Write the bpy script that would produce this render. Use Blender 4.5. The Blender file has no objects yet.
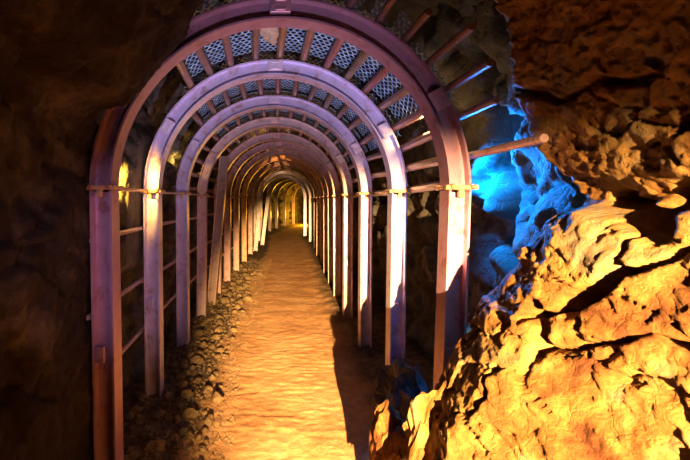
import bpy, bmesh, math, random
import numpy as np
from mathutils import Vector, Matrix

scene = bpy.context.scene
COL = scene.collection
PI = math.pi
rng = random.Random(7)

# ------------------------------------------------------------------ camera, world, lights, exposure
F_PX, VPX, VPY, CAM_H = 400.0, 265.0, 200.0, 1.63      # focal length and vanishing point in a 690x460 frame
cam_d = bpy.data.cameras.new('camera'); cam = bpy.data.objects.new('camera', cam_d); COL.objects.link(cam)
cam.location = (0, 0, CAM_H); cam.rotation_euler = (PI/2, 0, 0)
cam_d.sensor_width = 36; cam_d.lens = F_PX/690*36
cam_d.shift_x = (345-VPX)/690; cam_d.shift_y = -(230-VPY)/690
cam_d.clip_start = 0.05
scene.camera = cam
vs = scene.view_settings
vs.view_transform = 'Standard'; vs.look = 'None'; vs.exposure = 0.0; vs.gamma = 1; vs.use_curve_mapping = False

world = bpy.data.worlds.new('world'); scene.world = world; world.use_nodes = True
world.node_tree.nodes['Background'].inputs[0].default_value = (0.30, 0.25, 0.55, 1)
world.node_tree.nodes['Background'].inputs[1].default_value = 0.006

def spot(name, loc, target, power, color, angle, blend, radius):
    d = bpy.data.lights.new(name, 'SPOT'); d.energy = power; d.color = color
    d.spot_size = math.radians(angle); d.spot_blend = blend; d.shadow_soft_size = radius
    o = bpy.data.objects.new(name, d); COL.objects.link(o); o.location = loc
    o.rotation_euler = (Vector(target)-Vector(loc)).to_track_quat('-Z', 'Y').to_euler()
    return o
def lamp(name, loc, power, color, radius=0.04):
    d = bpy.data.lights.new(name, 'POINT'); d.energy = power; d.color = color; d.shadow_soft_size = radius
    o = bpy.data.objects.new(name, d); COL.objects.link(o); o.location = loc
    return o
KEY = (0.30, -4.0, 1.9)
spot('floodlight', KEY, (0.93, 2.2, 0.57), 26000, (1.0, 0.59, 0.23), 27, 0.75, 0.03)
spot('crown_fill', (0.1, 0.35, 0.35), (0.1, 4.0, 2.72), 430, (0.74, 0.64, 1.0), 46, 0.8, 0.03)  # added fill from near the floor, brightens crowns and mesh; no real torch
spot('left_leg_fill', (-0.1, -0.5, 1.75), (-0.95, 3.0, 1.2), 95, (0.82, 0.60, 1.0), 26, 0.9, 0.03)  # added fill beside the camera for the left legs, not a real source
spot('blue_lamp', (1.42, 2.92, 1.90), (1.75, 2.40, 1.62), 300, (0.0, 0.22, 1.0), 150, 0.5, 0.04)
spot('yellow_wall_lamp', (-1.03, 2.66, 1.78), (-1.45, 3.25, 1.74), 190, (1.0, 0.50, 0.05), 115, 0.5, 0.03)
lamp('yellow_crown_lamp', (1.16, 2.9, 2.14), 4, (1.0, 0.6, 0.2), 0.03)
lamp('bay_lamp', (-1.06, 4.85, 2.1), 3, (1.0, 0.6, 0.12))
lamp('tunnel_lamp', (0.15, 9.5, 2.98), 18, (1.0, 0.46, 0.14))
lamp('tunnel_lamp', (0.6, 14.4, 2.98), 12, (1.0, 0.6, 0.35))
lamp('end_lamp', (2.7, 25.8, 0.7), 300, (1.0, 0.46, 0.02), 0.1)

# ------------------------------------------------------------------ vectorised noise
_rs = np.random.RandomState(3)
_perm = np.concatenate([_rs.permutation(256)]*3)
_grad = _rs.normal(size=(256, 3)); _grad /= np.linalg.norm(_grad, axis=1)[:, None]
_rand = _rs.rand(256, 8)
def _h(i, j, k): return _perm[(_perm[(_perm[i & 255] + j) & 255] + k) & 255]
def perlin(p):
    i = np.floor(p).astype(int); f = p-i; u = f*f*f*(f*(f*6-15)+10); out = 0
    for a in (0, 1):
        for b in (0, 1):
            for c in (0, 1):
                g = _grad[_h(i[:, 0]+a, i[:, 1]+b, i[:, 2]+c)]
                d = (g*(f-np.array([a, b, c]))).sum(1)
                w = (u[:, 0] if a else 1-u[:, 0])*(u[:, 1] if b else 1-u[:, 1])*(u[:, 2] if c else 1-u[:, 2])
                out = out + w*d
    return out
def fbm(p, scale, octaves=4, gain=0.5, ridged=False):
    out = 0; amp = 1.0; q = p*scale
    for o in range(octaves):
        n = perlin(q+17.3*o)
        out = out + amp*((1-2*np.abs(n)*1.6) if ridged else n*1.6); amp *= gain; q = q*2.03
    return out
def facets(p, scale, tilt=1.0):
    """rock broken into tilted blocks: each Worley cell gets its own height and slope"""
    q = p*scale; i = np.floor(q).astype(int)
    best = np.full(len(q), 9e9); second = best.copy(); val = np.zeros(len(q))
    for a in (-1, 0, 1):
        for b in (-1, 0, 1):
            for c in (-1, 0, 1):
                h = _h(i[:, 0]+a, i[:, 1]+b, i[:, 2]+c); r = _rand[h]
                d = q-(i+np.array([a, b, c])+r[:, :3]); dd = (d*d).sum(1)
                v = (r[:, 3]-.5) + tilt*(d*(r[:, 4:7]-.5)).sum(1)
                m = dd < best
                second = np.where(m, best, np.minimum(second, dd)); val = np.where(m, v, val); best = np.where(m, dd, best)
    return val, np.sqrt(second)-np.sqrt(best)
def sstep(x): x = np.clip(x, 0, 1); return x*x*(3-2*x)
def seg_dist(u, v, pts):
    d = np.full(len(u), 9e9); P = np.stack([u, v], 1)
    for (a, b) in zip(pts[:-1], pts[1:]):
        a = np.array(a); b = np.array(b); e = b-a
        t = np.clip(((P-a)@e)/(e@e), 0, 1)
        d = np.minimum(d, np.linalg.norm(P-a-t[:, None]*e, axis=1))
    return d

# ------------------------------------------------------------------ materials
def new_mat(name):
    m = bpy.data.materials.new(name); m.use_nodes = True
    n = m.node_tree.nodes; l = m.node_tree.links
    return m, n, l, n['Principled BSDF']
def ramp(n, stops):
    r = n.new('ShaderNodeValToRGB'); e = r.color_ramp.elements
    while len(e) > 1: e.remove(e[-1])
    e[0].position = stops[0][0]; e[0].color = (*stops[0][1], 1)
    for p, c in stops[1:]:
        x = e.new(p); x.color = (*c, 1)
    return r
def noise_node(n, l, coord, scale, detail=6, rough=0.6, dist=0.0):
    t = n.new('ShaderNodeTexNoise'); t.inputs['Scale'].default_value = scale; t.inputs['Detail'].default_value = detail
    t.inputs['Roughness'].default_value = rough; t.inputs['Distortion'].default_value = dist
    l.new(coord, t.inputs['Vector']); return t
def rock_mat(name, stops, scale=1.6, rough=0.85, bump=0.6, fine=28, spec=0.25, fract=0.45):
    m, n, l, b = new_mat(name)
    g = n.new('ShaderNodeNewGeometry'); co = g.outputs['Position']
    t = noise_node(n, l, co, scale, 8, 0.65, 0.6); r = ramp(n, stops); l.new(t.outputs['Fac'], r.inputs[0])
    t2 = noise_node(n, l, co, fine, 6, 0.7)
    mx = n.new('ShaderNodeMix'); mx.data_type = 'RGBA'; mx.blend_type = 'MULTIPLY'; mx.inputs[0].default_value = 0.55
    r2 = ramp(n, [(0.3, (0.45, 0.42, 0.4)), (0.6, (1, 1, 1))]); l.new(t2.outputs['Fac'], r2.inputs[0])
    l.new(r.outputs[0], mx.inputs[6]); l.new(r2.outputs[0], mx.inputs[7]); l.new(mx.outputs[2], b.inputs['Base Color'])
    b.inputs['Roughness'].default_value = rough; b.inputs['Specular IOR Level'].default_value = spec
    bp = n.new('ShaderNodeBump'); bp.inputs['Strength'].default_value = bump; bp.inputs['Distance'].default_value = 0.02
    t3 = noise_node(n, l, co, fine*0.7, 10, 0.75, 0.3)
    wv = noise_node(n, l, co, fine*0.25, 4, 0.6); ad = n.new('ShaderNodeMix'); ad.data_type = 'RGBA'; ad.blend_type = 'ADD'; ad.inputs[0].default_value = 0.25
    l.new(co, ad.inputs[6]); l.new(wv.outputs['Color'], ad.inputs[7])
    vo = n.new('ShaderNodeTexVoronoi'); vo.feature = 'DISTANCE_TO_EDGE'; vo.inputs['Scale'].default_value = fine*0.45; l.new(ad.outputs[2], vo.inputs['Vector'])
    cl = n.new('ShaderNodeMapRange'); cl.inputs['From Max'].default_value = 0.06; cl.inputs['To Max'].default_value = fract; l.new(vo.outputs['Distance'], cl.inputs['Value'])
    sm = n.new('ShaderNodeMath'); sm.operation = 'ADD'; l.new(t3.outputs['Fac'], sm.inputs[0]); l.new(cl.outputs[0], sm.inputs[1]); l.new(sm.outputs[0], bp.inputs['Height']); l.new(bp.outputs[0], b.inputs['Normal'])
    return m
def steel_mat(name):
    m, n, l, b = new_mat(name)
    oi = n.new('ShaderNodeObjectInfo'); g = n.new('ShaderNodeNewGeometry')
    t = noise_node(n, l, g.outputs['Position'], 9, 8, 0.7, 0.3)
    r = ramp(n, [(0.34, (0.55, 0.34, 0.22)), (0.46, (0.88, 0.82, 0.80)), (0.7, (1.0, 1.0, 1.0))]); l.new(t.outputs['Fac'], r.inputs[0])
    mx = n.new('ShaderNodeMix'); mx.data_type = 'RGBA'; mx.blend_type = 'MULTIPLY'; mx.inputs[0].default_value = 0.85
    l.new(oi.outputs['Color'], mx.inputs[6]); l.new(r.outputs[0], mx.inputs[7]); l.new(mx.outputs[2], b.inputs['Base Color'])
    b.inputs['Metallic'].default_value = 0.35; b.inputs['Roughness'].default_value = 0.36
    t2 = noise_node(n, l, g.outputs['Position'], 60, 6, 0.7)
    bp = n.new('ShaderNodeBump'); bp.inputs['Strength'].default_value = 0.25; bp.inputs['Distance'].default_value = 0.004
    l.new(t2.outputs['Fac'], bp.inputs['Height']); l.new(bp.outputs[0], b.inputs['Normal'])
    return m
M = {}
M['rock_right'] = rock_mat('ochre_rock', [(0.36, (0.11, 0.035, 0.009)), (0.46, (0.24, 0.11, 0.025)), (0.54, (0.33, 0.19, 0.055)), (0.62, (0.22, 0.16, 0.10))], 2.6, 0.75, 1.0, 22, 0.25, 0.09)
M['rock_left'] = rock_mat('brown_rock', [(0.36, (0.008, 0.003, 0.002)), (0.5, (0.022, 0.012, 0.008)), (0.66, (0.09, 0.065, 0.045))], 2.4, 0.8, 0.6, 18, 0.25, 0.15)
M['rock_shell'] = rock_mat('grey_rock', [(0.32, (0.045, 0.03, 0.02)), (0.5, (0.10, 0.09, 0.075)), (0.66, (0.19, 0.18, 0.16))], 1.8, 0.75, 0.6, 18)
M['path'] = rock_mat('sandy_path', [(0.3, (0.50, 0.24, 0.10)), (0.5, (0.68, 0.37, 0.16)), (0.7, (0.75, 0.46, 0.24))], 1.8, 0.9, 0.8, 16, 0.2, 0.0)
def mix_dirt_shade(m):  # dirt beside the path, its colour kept darker to deepen the shade there
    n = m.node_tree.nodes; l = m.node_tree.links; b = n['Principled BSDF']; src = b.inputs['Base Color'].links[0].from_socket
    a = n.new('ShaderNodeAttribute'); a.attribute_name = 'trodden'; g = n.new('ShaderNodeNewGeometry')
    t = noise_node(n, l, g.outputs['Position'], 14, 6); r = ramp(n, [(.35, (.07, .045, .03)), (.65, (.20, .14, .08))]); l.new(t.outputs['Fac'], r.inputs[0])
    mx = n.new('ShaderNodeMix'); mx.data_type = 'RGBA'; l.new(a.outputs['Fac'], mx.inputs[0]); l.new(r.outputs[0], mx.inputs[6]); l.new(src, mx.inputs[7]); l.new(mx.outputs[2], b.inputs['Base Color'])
mix_dirt_shade(M['path'])
M['stone'] = rock_mat('loose_stone', [(0.3, (0.15, 0.09, 0.04)), (0.6, (0.34, 0.23, 0.11))], 5, 0.85, 0.5, 40)
M['pale_stone'] = rock_mat('pale_stone', [(0.3, (0.42, 0.32, 0.2)), (0.6, (0.62, 0.52, 0.38))], 5, 0.85, 0.5, 40)
M['steel'] = steel_mat('weathered_steel')

m_, n_, l_, b_ = new_mat('blue_lit_galvanised_wire'); b_.inputs['Base Color'].default_value = (.45, .72, 1, 1); b_.inputs['Roughness'].default_value = .35; b_.inputs['Metallic'].default_value = .2  # blue light on the galvanised mesh is put into its base colour
g_ = n_.new('ShaderNodeNewGeometry'); t_ = noise_node(n_, l_, g_.outputs['Position'], 14, 4); r_ = ramp(n_, [(.35, (.14, .26, .45)), (.6, (.45, .75, 1.0))]); l_.new(t_.outputs['Fac'], r_.inputs[0]); l_.new(r_.outputs[0], b_.inputs['Base Color'])
M['wire'] = m_

# ------------------------------------------------------------------ object helpers
def setp(o, label=None, cat=None, group=None, kind=None):
    for k, v in (('label', label), ('category', cat), ('group', group), ('kind', kind)):
        if v: o[k] = v
    return o
def mesh_obj(name, me, mat=None, parent=None, color=None):
    o = bpy.data.objects.new(name, me); COL.objects.link(o)
    if mat and not me.materials: me.materials.append(M[mat])
    if parent: o.parent = parent
    if color: o.color = (*color, 1)
    return o
def grid_mesh(name, V, nu, nv, flip=False, smooth=True):
    idx = np.arange(nu*nv).reshape(nu, nv)
    a, b, c, d = idx[:-1, :-1].ravel(), idx[1:, :-1].ravel(), idx[1:, 1:].ravel(), idx[:-1, 1:].ravel()
    Fq = np.stack([a, d, c, b] if flip else [a, b, c, d], 1)
    me = bpy.data.meshes.new(name)
    me.vertices.add(len(V)); me.vertices.foreach_set('co', V.astype(np.float32).ravel())
    me.loops.add(Fq.size); me.loops.foreach_set('vertex_index', Fq.astype(np.int32).ravel())
    me.polygons.add(len(Fq)); me.polygons.foreach_set('loop_start', np.arange(0, Fq.size, 4, dtype=np.int32))
    me.update(calc_edges=True)
    me.polygons.foreach_set('use_smooth', np.full(len(Fq), smooth)); me.update()
    return me
def py_mesh(name, verts, faces, smooth=False):
    me = bpy.data.meshes.new(name); me.from_pydata(verts, [], faces); me.update()
    bm = bmesh.new(); bm.from_mesh(me); bmesh.ops.recalc_face_normals(bm, faces=bm.faces); bm.to_mesh(me); bm.free()
    if smooth:
        for p in me.polygons: p.use_smooth = True
    return me
def boxes_mesh(name, boxes, bevel=0.0):
    bm = bmesh.new()
    for (c, s) in boxes:
        bmesh.ops.create_cube(bm, size=1, matrix=Matrix.Translation(c) @ Matrix.Diagonal((*s, 1)))
    if bevel: bmesh.ops.bevel(bm, geom=bm.edges[:], offset=bevel, segments=1, affect='EDGES')
    me = bpy.data.meshes.new(name); bm.to_mesh(me); bm.free(); return me
def tube_mesh(name, p0, p1, r, sides=10, ribs=0, square=False):
    p0 = Vector(p0); p1 = Vector(p1); d = (p1-p0); L = d.length; q = d.to_track_quat('Z', 'Y')
    V = []; Fc = []; rings = [(0, r*.9), (0.006, r)]
    if ribs:
        k = int(L/ribs)
        for i in range(1, k):
            z = L*i/k; rings += [(z-.006, r), (z-.003, r*1.05), (z+.003, r*1.05), (z+.006, r)]
    rings += [(L-.006, r), (L, r*.9)]
    for (z, rr) in rings:
        for s in range(sides):
            a = 2*PI*(s+.5)/sides; V.append(p0+q @ Vector((rr*math.cos(a), rr*math.sin(a), z)))
    for i in range(len(rings)-1):
        for s in range(sides):
            Fc.append((i*sides+s, i*sides+(s+1) % sides, (i+1)*sides+(s+1) % sides, (i+1)*sides+s))
    Fc.append(tuple(range(sides))); Fc.append(tuple(range((len(rings)-1)*sides, len(rings)*sides)))
    return py_mesh(name, V, Fc, False)

# ------------------------------------------------------------------ tunnel centre line (from the feet and spring points of each arch)
AZ = [2.28, 3.27, 4.37, 5.5, 6.75, 7.75, 8.9, 10.2, 11.7, 13.3, 15.5, 18.0, 20.0, 22.0, 24.0, 26.0]
AX = [.085, .082, .098, .1375, .20, .27, .356, .46, .57, .68, .76, .80, 1.22, 1.62, 2.15, 2.8]
SPRING = 1.70; RAD = 1.0
def xc(z): return np.interp(z, [-6]+AZ+[30], [.085]+AX+[4.4])
def tangent(z): return math.atan2(float(xc(z+.8)-xc(z-.8)), 1.6)

# ------------------------------------------------------------------ structure: rock shell of the supported tunnel
def build_shell():
    zs = np.concatenate([np.arange(1.96, 5, .025), np.arange(5, 12, .06), np.arange(12, 31, .16)])
    LW, RW, RT = 1.26, 1.58, 1.75
    prof = [(-LW, -.15), (-LW-.03, .8), (-LW, SPRING)]
    for a in np.radians(np.arange(172, 0, -8)):
        k = (math.cos(a)+1)/2; prof.append((((1-k)*LW+k*RW if abs(math.cos(a)) > .3 else RT)*math.cos(a), SPRING+RT*math.sin(a)))
    prof += [(RW, SPRING), (RW+.02, .8), (RW, -.15)]
    prof = np.array(prof); seg = np.concatenate([[0], np.cumsum(np.linalg.norm(np.diff(prof, axis=0), axis=1))])
    s = np.linspace(0, seg[-1], 250); px = np.interp(s, seg, prof[:, 0]); ph = np.interp(s, seg, prof[:, 1])
    tx = np.gradient(px); th = np.gradient(ph); ln = np.hypot(tx, th); nx, nh = -th/ln, tx/ln      # outward normal
    Z, S = np.meshgrid(zs, np.arange(250), indexing='ij'); Z = Z.ravel(); S = S.ravel()
    X = xc(Z)+px[S]; H = ph[S].copy()
    P = np.stack([X, Z, H], 1)
    fv, fe = facets(P+fbm(P, 2.0, 2)[:, None]*.12, 2.6, 1.4)
    disp = .10*fbm(P, 1.1, 3)+.13*fv+.03*facets(P+fbm(P, 5, 2)[:, None]*.05, 7, 1.6)[0]+.035*fbm(P, 6, 4)-.012*fbm(P, 9, 3, .5, True)+.05*np.exp(-(fe/.07)**2)
    disp = np.maximum(disp, -.14)
    right = px[S] > 0.6
    crack = [(2.78, 2.6), (2.74, 2.2), (2.80, 1.9), (2.74, 1.65), (2.78, 1.35), (2.62, 1.1), (2.5, .8)]
    dc = seg_dist(Z+.03*fbm(P, 5, 2), H, crack)
    disp = disp + np.where(right, .34*np.exp(-(dc/.06)**2), 0)
    toe = np.where(right & (Z < 3.6), np.clip(.95-H, 0, 1)*.55*sstep((3.6-Z)/.9), 0)
    disp = disp-toe
    left = px[S] < -.6
    disp = disp-np.where(left, .26*sstep((H-.9)/.5)*sstep((2.3-H)/.3)*np.exp(-((Z-3.25)/.5)**4), 0)
    disp = np.where(left, np.maximum(disp, -.185), disp)
    V = np.stack([X+nx[S]*disp, Z, H+nh[S]*disp], 1)
    o = mesh_obj('wall_tunnel', grid_mesh('wall_tunnel', V, len(zs), 250), 'rock_shell')
    setp(o, 'rough grey brown rock lining behind the steel arches', None, None, 'structure')
    e = boxes_mesh('wall_end', [((4.6, 31.0, 1.4), (5, .2, 4))]); setp(mesh_obj('wall_end', e, 'rock_shell'), 'rock face closing the far bend', None, None, 'structure')
build_shell()

def build_left():
    zs = np.concatenate([np.arange(-1.2, .8, .05), np.arange(.8, 2.56, .014)])
    prof = np.array([(-.985, -.12), (-.985, .7), (-.985, 1.4), (-.98, 1.95), (-.92, 2.10), (-.84, 2.15), (-.74, 2.17), (-.57, 2.36), (-.44, 2.55), (-.36, 2.75),
                     (-.15, 2.95), (.35, 3.05), (.85, 3.02), (1.25, 2.9), (1.6, 2.6)])
    far = np.array([(-1.30, -.12), (-1.36, .7), (-1.36, 1.4), (-1.32, 1.95), (-1.27, 2.15), (-1.2, 2.3), (-1.1, 2.45), (-.95, 2.6), (-.75, 2.75), (-.5, 2.9),
                    (-.2, 3.05), (.35, 3.2), (.85, 3.12), (1.25, 2.95), (1.6, 2.6)])
    seg = np.concatenate([[0], np.cumsum(np.linalg.norm(np.diff(prof, axis=0), axis=1))]); N = 300
    s = np.linspace(0, seg[-1], N)
    I = lambda A, k: np.interp(s, seg, A[:, k])
    px, ph, fx, fh = I(prof, 0), I(prof, 1), I(far, 0), I(far, 1)
    tx = np.gradient(px); th = np.gradient(ph); ln = np.hypot(tx, th); nx, nh = -th/ln, tx/ln
    Z, S = np.meshgrid(zs, np.arange(N), indexing='ij'); Z = Z.ravel(); S = S.ravel()
    H0 = ph[S]
    w = sstep((1.9-Z)/1.3)*.9+sstep((Z-2.33+.14*sstep((H0-1.95)/.15))/.2)*1.0
    X = px[S]*(1-w)+fx[S]*w; H = ph[S]*(1-w)+fh[S]*w
    P = np.stack([X, Z, H], 1)
    fv, fe = facets(P+fbm(P, 2.5, 2)[:, None]*.1, 3.0, 1.3)
    k = .2+.8*sstep((2.1-Z)/.6)
    disp = (.09*fbm(P, 1.3, 3)+.08*fv)*k+.02*fbm(P, 7, 4)-.01*fbm(P, 12, 3, .5, True)+.03*np.exp(-(fe/.06)**2)*k
    V = np.stack([X+nx[S]*disp, Z, H+nh[S]*disp], 1)
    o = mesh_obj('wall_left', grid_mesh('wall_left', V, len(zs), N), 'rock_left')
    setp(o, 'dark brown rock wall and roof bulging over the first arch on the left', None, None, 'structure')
build_left()

def build_right():
    zs = np.concatenate([np.arange(-1.2, .5, .04), np.arange(.5, 2.5, .0085)])
    hs = np.concatenate([np.arange(-.12, .3, .03), np.arange(.3, 2.9, .0085)])
    Z, H = np.meshgrid(zs, hs, indexing='ij'); Z = Z.ravel(); H = H.ravel()
    kh = [-.12, .3, .55, .75, 1.06, 1.35, 1.58, 1.66, 1.74, 2.1, 2.45, 2.9]
    kx = [.64, .64, .66, .71, .87, 1.01, 1.14, 1.30, 1.27, 1.21, 1.13, .88]
    tilt = lambda z, h: np.interp(h, [.9, 1.5], [.45, .20])*(1.5-np.clip(z, -.5, 1.5))*(1-sstep((h-1.60)/.12))
    base = np.interp(H, kh, kx)
    P0 = np.stack([base, Z, H], 1)
    Hj = H+.05*fbm(P0, 2.2, 3)+.10*(Z-1.3)*(H > 1.2)                       # ledge line wavers and rises away from the camera
    X = np.interp(Hj, kh, kx)+tilt(Z, Hj)
    ze = np.interp(H+.04*fbm(P0, 4, 3), [0, .5, .75, 1.0, 1.4, 1.62, 1.7, 1.85, 2.1, 2.4, 2.8], [1.50, 1.50, 1.50, 1.50, 1.50, 1.54, 1.64, 1.80, 1.88, 1.84, 1.8])
    amp = np.interp(H, [0, .6, 1.0, 1.6, 3], [.30, .36, .5, .8, .8])
    lag = np.interp(H, [1.2, 1.7], [.28, 0])
    X = X+.16*np.clip(Z-ze, 0, .5)+amp*sstep((Z-ze-lag)/np.interp(H, [.9, 1.7], [.5, .28]))
    P = np.stack([base, Z, H], 1)
    sh = np.stack([P[:, 0], P[:, 1]*.8+P[:, 2]*.5, P[:, 2]*1.5-P[:, 1]*.5], 1)      # bedding runs down towards the portal
    fv, fe = facets(sh+fbm(P, 2.5, 3)[:, None]*.12, 3.2, 1.5)
    fv2, fe2 = facets(sh+fbm(P, 6, 2)[:, None]*.05, 8.5, 1.6); fv3, fe3 = facets(sh+fbm(P, 12, 2)[:, None]*.02, 20, 1.8)
    soft = np.where(H > 1.66, 1.0, .8)
    disp = .02*fbm(P, 1.5, 3)+(.026*fv+.010*fv2+.007*fv3+.008*fbm(P, 12, 4)-.005*fbm(P, 14, 3, .5, True))*soft
    disp += .03*np.exp(-(fe/.02)**2)*(fbm(P, 3, 2) > 0.15)+.004*np.exp(-(fe2/.05)**2)
    def zh(pts):                                                          # photo point -> point on the wall
        out = []
        for (x, y) in pts:
            z = 1.4
            for _ in range(40):
                h = CAM_H-(y-VPY)/F_PX*z; z = .5*z+.5*float(np.interp(h, kh, kx)+tilt(z, h))*F_PX/(x-VPX)
            out.append((z, h))
        return out
    def crack(pts, width, depth, wob=.02):
        d = seg_dist(Z+wob*fbm(P, 7, 2), H+wob*fbm(P+9, 7, 2), zh(pts))
        return depth*np.exp(-(d/width)**4)
    disp += crack([(563, 306), (590, 292), (616, 274)], .030, .16)
    disp += crack([(616, 272), (640, 270), (668, 262), (700, 245)], .009, .08)
    disp += crack([(520, 318), (545, 312), (563, 306)], .012, .08)
    disp += crack([(532, 300), (540, 330), (532, 355)], .014, .09)
    disp += crack([(618, 262), (625, 245), (632, 235)], .007, .06)
    disp += crack([(612, 196), (640, 222), (660, 232)], .035, .16)
    disp += crack([(660, 228), (680, 205), (700, 190)], .030, .14)
    disp += crack([(540, 352), (580, 348), (640, 338), (690, 345)], .008, .05)
    disp += crack([(520, 90), (560, 100), (600, 78), (650, 80)], .012, .06)
    V = np.stack([X+disp, Z, H], 1)
    o = mesh_obj('wall_right', grid_mesh('wall_right', V, len(zs), len(hs), True), 'rock_right')
    setp(o, 'rugged ochre rock wall with overhanging ledge in the right foreground', None, None, 'structure')
build_right()

def floor_h(x, z):
    """floor height at offset x from the centre line"""
    P = np.stack([np.asarray(x, float), np.asarray(z, float), np.zeros_like(np.asarray(x, float))], 1)
    h = .012*fbm(P, 2.0, 3)+.006*fbm(P*np.array([1, 2.2, 1]), 8, 3)
    side = sstep((-x-.50)/.5)
    h = h+side*(.05+.035*fbm(P, 6, 4))
    r = sstep((x-.55)/.5); h = h+r*(.03+.03*fbm(P, 4, 3))
    return h
def build_floor():
    zs = np.concatenate([np.arange(-1.5, 1.2, .06), np.arange(1.2, 5, .018), np.arange(5, 10, .045), np.arange(10, 31, .15)])
    xs = np.concatenate([np.arange(-1.75, -1.2, .05), np.arange(-1.2, 1.2, .02), np.arange(1.2, 2.0, .05)])
    Z, X = np.meshgrid(zs, xs, indexing='ij'); Z = Z.ravel(); X = X.ravel()
    V = np.stack([X+xc(Z), Z, floor_h(X, Z)], 1)
    me = grid_mesh('floor', V, len(zs), len(xs), True)
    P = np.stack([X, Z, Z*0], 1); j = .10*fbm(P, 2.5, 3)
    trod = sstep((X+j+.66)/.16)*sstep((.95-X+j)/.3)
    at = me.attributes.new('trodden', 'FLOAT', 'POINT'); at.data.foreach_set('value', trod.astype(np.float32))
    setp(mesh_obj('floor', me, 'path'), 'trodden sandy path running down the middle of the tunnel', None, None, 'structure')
build_floor()
def fh(xw, z): return float(floor_h(np.array([xw-float(xc(z))]), np.array([z]))[0])

# ------------------------------------------------------------------ steel arches
W, D, LIP, REC = .122, .12, .012, .042       # section: radial width, depth along the tunnel, flange thickness, recess
SEC = [(-W/2, -D/2), (-W/2+LIP, -D/2), (-W/2+LIP+.004, -D/2+REC), (W/2-LIP-.004, -D/2+REC), (W/2-LIP, -D/2), (W/2, -D/2),
       (W/2, D/2), (W/2-LIP, D/2), (W/2-LIP, -D/2+REC+.014), (-W/2+LIP, -D/2+REC+.014), (-W/2+LIP, D/2), (-W/2, D/2)]   # (radial, along)
def sweep(name, frames):
    V = []; Fc = []; n = len(SEC)
    for (o, r) in frames:
        for (a, b) in SEC: V.append(Vector(o)+Vector(r)*a+Vector((0, b, 0)))
    for i in range(len(frames)-1):
        for k in range(n): Fc.append((i*n+k, i*n+(k+1) % n, (i+1)*n+(k+1) % n, (i+1)*n+k))
    Fc.append(tuple(range(n))); Fc.append(tuple(range((len(frames)-1)*n, len(frames)*n)))
    return py_mesh(name, V, Fc)
def arc_frames(a0, a1, n): return [((RAD*math.cos(a), 0, SPRING+RAD*math.sin(a)), (math.cos(a), 0, math.sin(a))) for a in np.radians(np.linspace(a0, a1, n))]
ME = {}
ME['crown_r'] = sweep('crown_segment', arc_frames(-1.5, 90, 26)); ME['crown_l'] = sweep('crown_segment', arc_frames(90, 181.5, 26))
ME['leg'] = sweep('leg', [((0, 0, -SPRING-.05), (1, 0, 0)), ((0, 0, 0), (1, 0, 0))])                  # origin at the spring
# clamp: yoke plate across the front, lower tab, two hexagon nuts as sub-parts
ME['clamp'] = boxes_mesh('clamp', [((0, -D/2-.010, 0), (.178, .030, .026)), ((0, -D/2-.006, -.030), (.030, .024, .05)), ((0, D/2+.008, 0), (.16, .016, .03)),
                                   ((-.08, 0, 0), (.014, D+.03, .02)), ((.08, 0, 0), (.014, D+.03, .02))], .003)
ME['nut'] = tube_mesh('nut', (0, -.015, 0), (0, .015, 0), .016, 6)
ME['plate'] = boxes_mesh('joint_plate', [((0, -D/2+.004, 0), (.115, .030, .085)), ((0, -D/2-.006, .026), (.06, .02, .018)), ((0, -D/2-.006, -.026), (.06, .02, .018))], .003)
ME['splice'] = boxes_mesh('splice_plate', [((-.022, -D/2+.014, 0), (.06, .034, .09))], .004)
ME['foot'] = boxes_mesh('foot_plate', [((0, 0, 0), (.17, .15, .016))], .003)
for k in ME: 
    ME[k].materials.append(M['steel'])
ORD = ['nearest', 'second', 'third', 'fourth', 'fifth', 'sixth', 'seventh', 'eighth', 'ninth', 'tenth', 'eleventh', 'twelfth', 'thirteenth', 'fourteenth', 'fifteenth', 'farthest']
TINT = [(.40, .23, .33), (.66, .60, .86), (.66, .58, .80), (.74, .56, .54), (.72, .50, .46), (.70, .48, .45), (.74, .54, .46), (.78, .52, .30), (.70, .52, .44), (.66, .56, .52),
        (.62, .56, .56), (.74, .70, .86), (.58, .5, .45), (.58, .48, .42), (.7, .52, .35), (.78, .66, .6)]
LOOK = ['rust purple steel arch nearest the camera, framing the tunnel mouth', 'pale lavender steel arch second from the camera, inside the rust purple one',
        'lavender grey steel arch third from the camera']
ARCH = []
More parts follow.
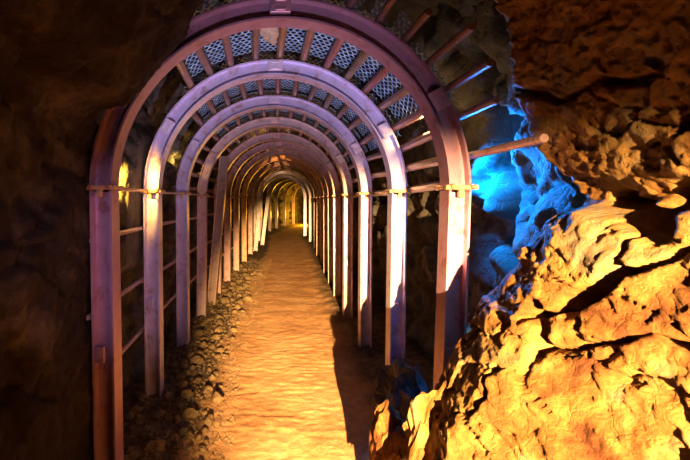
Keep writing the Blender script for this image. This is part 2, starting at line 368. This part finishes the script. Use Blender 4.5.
for i, z in enumerate(AZ):
    root = bpy.data.objects.new('steel_arch', None); COL.objects.link(root)
    root.location = (AX[i], z, 0); root.rotation_euler.z = -tangent(z)*(1 if i > 3 else 0)
    lab = LOOK[i] if i < 3 else ('bluish white steel arch standing just before the tunnel bend' if i == 11 else
          'rusty pinkish steel tunnel arch, %s from the camera' % ORD[i] if i < 11 else 'small distant steel arch in the bend, %s from the camera' % ORD[i] if i < 15 else 'farthest small steel arch, half seen in the yellow glow of the bend')
    setp(root, lab, 'arch', 'steel arches along the tunnel')
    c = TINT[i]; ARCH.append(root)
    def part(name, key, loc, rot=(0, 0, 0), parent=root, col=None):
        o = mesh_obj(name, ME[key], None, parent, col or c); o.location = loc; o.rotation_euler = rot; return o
    part('crown_segment', 'crown_r', (0, 0, 0)); part('crown_segment', 'crown_l', (0, 0, 0))
    tl, tr = [(1.0, 2.0), (.6, .8), (.4, .3)][i] if i < 3 else (rng.uniform(-.3, .5), rng.uniform(-.3, .5))
    for s, t in ((-1, tl), (1, tr)):
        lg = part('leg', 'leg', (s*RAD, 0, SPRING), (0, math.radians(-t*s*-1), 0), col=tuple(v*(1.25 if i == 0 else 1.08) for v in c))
        if i < 12:
            sp = part('splice_plate', 'splice', (0, 0, -.95+.06*rng.random()), parent=lg, col=c)
            part('foot_plate', 'foot', (0, 0, -SPRING-.012), parent=lg, col=c)
        if i < 10:
            cl = part('clamp', 'clamp', (s*RAD, 0, SPRING), col=(.62, .38, .20))
            for nx_ in (-.055, .055): part('nut', 'nut', (nx_, -D/2-.03, .004), parent=cl, col=(.35, .2, .12))
    if i < 8:
        for a in (90, 29, 149):
            ar = math.radians(a)
            part('joint_plate', 'plate', (1.012*RAD*math.cos(ar), 0, SPRING+1.012*RAD*math.sin(ar)), (0, -(ar-PI/2)-PI/2+PI/2, 0), col=tuple(min(1, v*1.3) for v in c))

# ------------------------------------------------------------------ lagging bars between the arches, rails along the left legs
RB = RAD+W/2+.033
def arch_pt(i, ang, r, dz=0.0):
    a = math.radians(ang); p = Vector((r*math.cos(a), dz, SPRING+r*math.sin(a)))
    return Matrix.Translation(ARCH[i].location) @ ARCH[i].rotation_euler.to_matrix().to_4x4() @ p
BAYN = ['first', 'second', 'third', 'fourth', 'fifth', 'sixth', 'seventh', 'eighth', 'ninth']
NTH = ['first', 'second', 'third', 'fourth', 'fifth', 'sixth', 'seventh', 'eighth', 'ninth', 'tenth', 'eleventh', 'twelfth', 'thirteenth', 'fourteenth', 'fifteenth', 'sixteenth', 'seventeenth', 'eighteenth', 'nineteenth', 'twentieth']
RUST = (.34, .19, .12)
def lagging(i, angles):
    for k, a in enumerate(angles):
        j = rng.uniform(-1.2, 1.2); r = RB+rng.uniform(0, .006)
        o = mesh_obj('lagging_bar', tube_mesh('lagging_bar', arch_pt(i, a+j, r, .058), arch_pt(i+1, a-j*.5, r, .052), .031, 8), 'steel', None, tuple(v*rng.uniform(.8, 1.15) for v in RUST))
        setp(o, 'rusty bar laid over the %s gap between arches, %s counting up from the right' % (BAYN[i], NTH[k]), 'bar', 'lagging bars over the %s gap' % BAYN[i])
lagging(0, [1, 10, 19, 28, 38, 48, 57.5, 67.5, 78, 88, 98, 109, 119, 128])
lagging(1, [0, 10, 20, 30, 40.5, 50, 59.5, 69, 78.5, 88, 97.5, 107, 116.5, 126, 136])
for i in range(2, 9): lagging(i, [0, 10, 20, 30, 40.5, 50, 59.5, 69, 78.5, 88, 97.5, 107, 116.5, 126, 136, 146, 156, 166, 176])
# bar ends sticking out of the front of the nearest arch towards the camera
for k, (a, zend) in enumerate([(9.5, 1.68), (21.5, 1.92), (30.5, 1.84), (40, 1.80), (50, 1.95), (59.5, 1.90), (69, 1.95)]):
    p = arch_pt(0, a, RB); q = Vector((p.x+.01, zend, p.z+.01)); p.y = 2.30
    o = mesh_obj('lagging_bar', tube_mesh('lagging_bar', q, p, .021, 10, .03), 'steel', None, (.50, .34, .36) if k < 2 else (.24, .16, .17))
    setp(o, 'ribbed bar end poking out past the nearest arch towards the camera, %s from the bottom' % NTH[k], 'bar', 'bar ends in front of the nearest arch')
for i in range(0, 6):
    for k, h in enumerate((1.69, 1.40, .97, .58)):
        xo = -(RAD+W/2+.018); mi = ARCH[i].matrix_basis; 
        p = Vector((AX[i]+xo, AZ[i]-.04, h)); q = Vector((AX[i+1]+xo, AZ[i+1]+.04, h+rng.uniform(-.02, .02)))
        if k == 0: p.x += .055; q.x += .055; p.y += .09; q.y -= .09
        o = mesh_obj('side_rail', tube_mesh('side_rail', p, q, .017 if k else .010, 8), 'steel', None, (.55, .38, .28))
        setp(o, 'thin rusty rail along the left legs in the %s gap, %s' % (BAYN[i], ['at clamp height', 'second from the top', 'at mid height', 'lowest of the four'][k]), 'rail', 'rails between the left legs')

# ------------------------------------------------------------------ hexagonal mesh sheets over the bars
def mesh_sheet(i, a0, a1, cu, cv):
    r = RB+.042; L = AZ[i+1]-AZ[i]-.06; arc = math.radians(a1-a0)*r
    nu = int(arc/cu); nv = int(L/cv); V = []; Fc = []
    def P(u, v, n):                                                     # u along the arc, v along the tunnel, n off the sheet
        t = (v/L)*1.0; a = math.radians(a0)+u/r; rr = r+n
        return (AX[i]*(1-t)+AX[i+1]*t+rr*math.cos(a), AZ[i]+.03+v, SPRING+rr*math.sin(a))
    def strand(p, q):
        d = np.array(q)-np.array(p); ln = np.hypot(*d); t = np.array((-d[1], d[0]))/ln*.0046; k = len(V)
        for (c, n) in ((p, 0), (q, 0), (p, .004), (q, .004)):
            for s in (-1, 1): V.append(P(c[0]+s*t[0], c[1]+s*t[1], n))
        Fc.extend([(k, k+1, k+3, k+2), (k+4, k+6, k+7, k+5), (k, k+2, k+6, k+4), (k+1, k+5, k+7, k+3)])
    for a in range(nu):
        for b in range(nv):
            off = cu/2 if b % 2 else 0; u = a*cu+off; v = b*cv
            if u+cu/2 > arc: continue
            strand((u, v), (u, v+cv*.42)); strand((u, v+cv*.42), (u+cu/2, v+cv)); 
            if u-cu/2 >= 0: strand((u, v+cv*.42), (u-cu/2, v+cv))
    o = mesh_obj('mesh_sheet', py_mesh('mesh_sheet', V, Fc), 'wire')
    setp(o, 'pale blue hexagonal wire mesh sheet over the %s gap between arches' % BAYN[i], 'mesh', 'wire mesh sheets over the bars')
mesh_sheet(0, 27, 128, .046, .046)
mesh_sheet(1, 24, 134, .046, .046)
mesh_sheet(2, 24, 138, .040, .036)
mesh_sheet(3, 24, 138, .055, .05)

# ------------------------------------------------------------------ loose stones, boulders
def rock_mesh(name, seed, sub=2, rough=.35, flat=(1, 1, 1)):
    bm = bmesh.new(); bmesh.ops.create_icosphere(bm, subdivisions=sub, radius=1)
    V = np.array([v.co[:] for v in bm.verts])
    fv, fe = facets(V*1.0+seed*3.7, 1.3, 1.2)
    R = 1+rough*(fv*1.3+.5*fbm(V+seed*5.1, 1.2, 3))
    V = V*R[:, None]*np.array(flat)
    for v, c in zip(bm.verts, V): v.co = c
    me = bpy.data.meshes.new(name); bm.to_mesh(me); bm.free(); return me
STONES = [rock_mesh('rubble_stone', s, 2, .4, (1, .8+.2*(s % 2), .6+.05*(s % 3))) for s in range(10)]
for me in STONES: me.materials.append(M['stone'])
n = 0; tries = 0; placed = []
while n < 290 and tries < 12000:
    tries += 1
    z = 2.35+7.0*rng.random()**1.6; xo = -1.08+.62*rng.random()**1.15; sz = rng.choice([.016, .022, .028, .035, .045, .06]) * (1 if z < 6 else 1.3)
    if any((xo-a)**2+(z-b)**2 < (.95*(sz+c))**2 for a, b, c in placed): continue
    if any(abs(xo+1) < .10+sz and abs(z-q) < .09+sz for q in AZ): continue
    placed.append((xo, z, sz)); x = xo+float(xc(z))
    o = mesh_obj('rubble_stone', STONES[n % 10]); o.scale = (sz, sz, sz); o.rotation_euler = (rng.uniform(-.3, .3), rng.uniform(-.3, .3), rng.uniform(0, 6))
    o.location = (x, z, fh(x, z)+sz*.32)
    ia = max(q for q in range(len(AZ)) if AZ[q] <= z)
    setp(o, '%s ochre stone in rubble between %s and %s left legs, %s' % ('tiny' if sz < .025 else 'small' if sz < .04 else 'fist-sized', ORD[ia], ORD[ia+1], 'behind the legs' if xo < -1.0 else 'by the feet' if xo < -.8 else 'towards the path' if xo < -.62 else 'at the path edge'), 'stone', 'rubble stones along the left side'); n += 1
def gravel():
    V = []; Fc = []
    for k in range(6000):
        z = 1.9+9*rng.random()**1.5; xo = -1.02+.72*rng.random()**1.3; s = rng.uniform(.006, .017); x = xo+float(xc(z))
        h = .0; c = Vector((x, z, 0)); b = len(V)
        V.extend([c+Vector((s*math.cos(a+z*50)*rng.uniform(.7, 1.2), s*math.sin(a+z*50)*rng.uniform(.7, 1.2), -.004)) for a in (0, 1.57, 3.14, 4.71)]+[c+Vector((rng.uniform(-.3, .3)*s, rng.uniform(-.3, .3)*s, s*.9))])
        Fc.extend([(b, b+1, b+4), (b+1, b+2, b+4), (b+2, b+3, b+4), (b+3, b, b+4)])
    V = np.array([v[:] for v in V]); off = floor_h(V[::5, 0]-xc(V[::5, 1]), V[::5, 1]); V[:, 2] += np.repeat(off, 5)
    o = mesh_obj('gravel', py_mesh('gravel', [tuple(v) for v in V], Fc), 'stone')
    setp(o, 'fine loose gravel scattered beside the left legs', 'gravel', None, 'stuff')
gravel()
def boulder(name, loc, scale, seed, label, mat='rock_right', rot=(0, 0, 0), sub=5, rough=.4):
    me = rock_mesh(name, seed, sub, rough)
    V = np.array([v.co[:] for v in me.vertices]); d = .05*fbm(V+seed, 3, 4)+.03*fbm(V+seed, 7, 3, .5, True)
    V *= (1+d)[:, None]; me.vertices.foreach_set('co', V.astype(np.float32).ravel()); me.update()
    o = mesh_obj(name, me, mat); o.location = loc; o.scale = scale; o.rotation_euler = rot
    setp(o, label, 'boulder'); return o
boulder('boulder', (.74, 1.74, .42), (.16, .17, .47), 3, 'pointed sunlit yellow boulder at the foot of the right wall', rot=(0, .3, .2))
boulder('boulder', (.68, 2.08, .20), (.11, .13, .30), 5, 'rounded boulder half in shadow left of the pointed yellow one', rot=(0, .1, .9))
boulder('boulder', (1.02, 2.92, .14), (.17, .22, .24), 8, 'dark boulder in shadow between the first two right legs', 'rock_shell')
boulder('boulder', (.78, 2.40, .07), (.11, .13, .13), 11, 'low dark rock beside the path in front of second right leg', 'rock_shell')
o = boulder('wedged_stone', (0, 0, 0), (.062, .25, .036), 6, 'pale beige stone wedged between the bars at the crown', 'pale_stone', sub=4)
p = arch_pt(0, 92.8, RB); o.location = (p.x-.005, 2.62, p.z-.012); o['category'] = 'stone'

# ------------------------------------------------------------------ leaning steel props on the left
def prop(p0, p1, w, label, col):
    p0 = Vector(p0); p1 = Vector(p1); d = p1-p0; L = d.length
    root = bpy.data.objects.new('leaning_prop', None); COL.objects.link(root); root.location = p0
    x = Vector((1, 0, 0)); x = (x-d.normalized()*x.dot(d.normalized())).normalized(); y = d.normalized().cross(x)
    root.rotation_euler = Matrix((x, y, d.normalized())).transposed().to_euler()
    for nm, c, s, k in (('flange', (-w*.5, 0, L/2), (w*.22, w*1.3, L), 1.15), ('flange', (w*.5, 0, L/2), (w*.22, w*1.3, L), .8), ('web', (0, 0, L/2), (w*.85, w*.3, L), .7)):
        mesh_obj(nm, boxes_mesh(nm, [(c, s)], .004), 'steel', root, tuple(v*k for v in col))
    setp(root, label, 'prop', 'leaning props on the left side')
prop((-.82, 6.1, .02), (-.62, 6.1, 2.30), .11, 'large leaning steel prop between fourth and fifth left legs', (.62, .46, .36))
prop((-.30, 12.4, .02), (-.08, 12.4, 2.25), .10, 'left one of two leaning props far down the tunnel', (.7, .62, .6))
prop((-.10, 14.2, .02), (.17, 14.2, 2.2), .10, 'right one of two leaning props far down the tunnel', (.75, .68, .66))
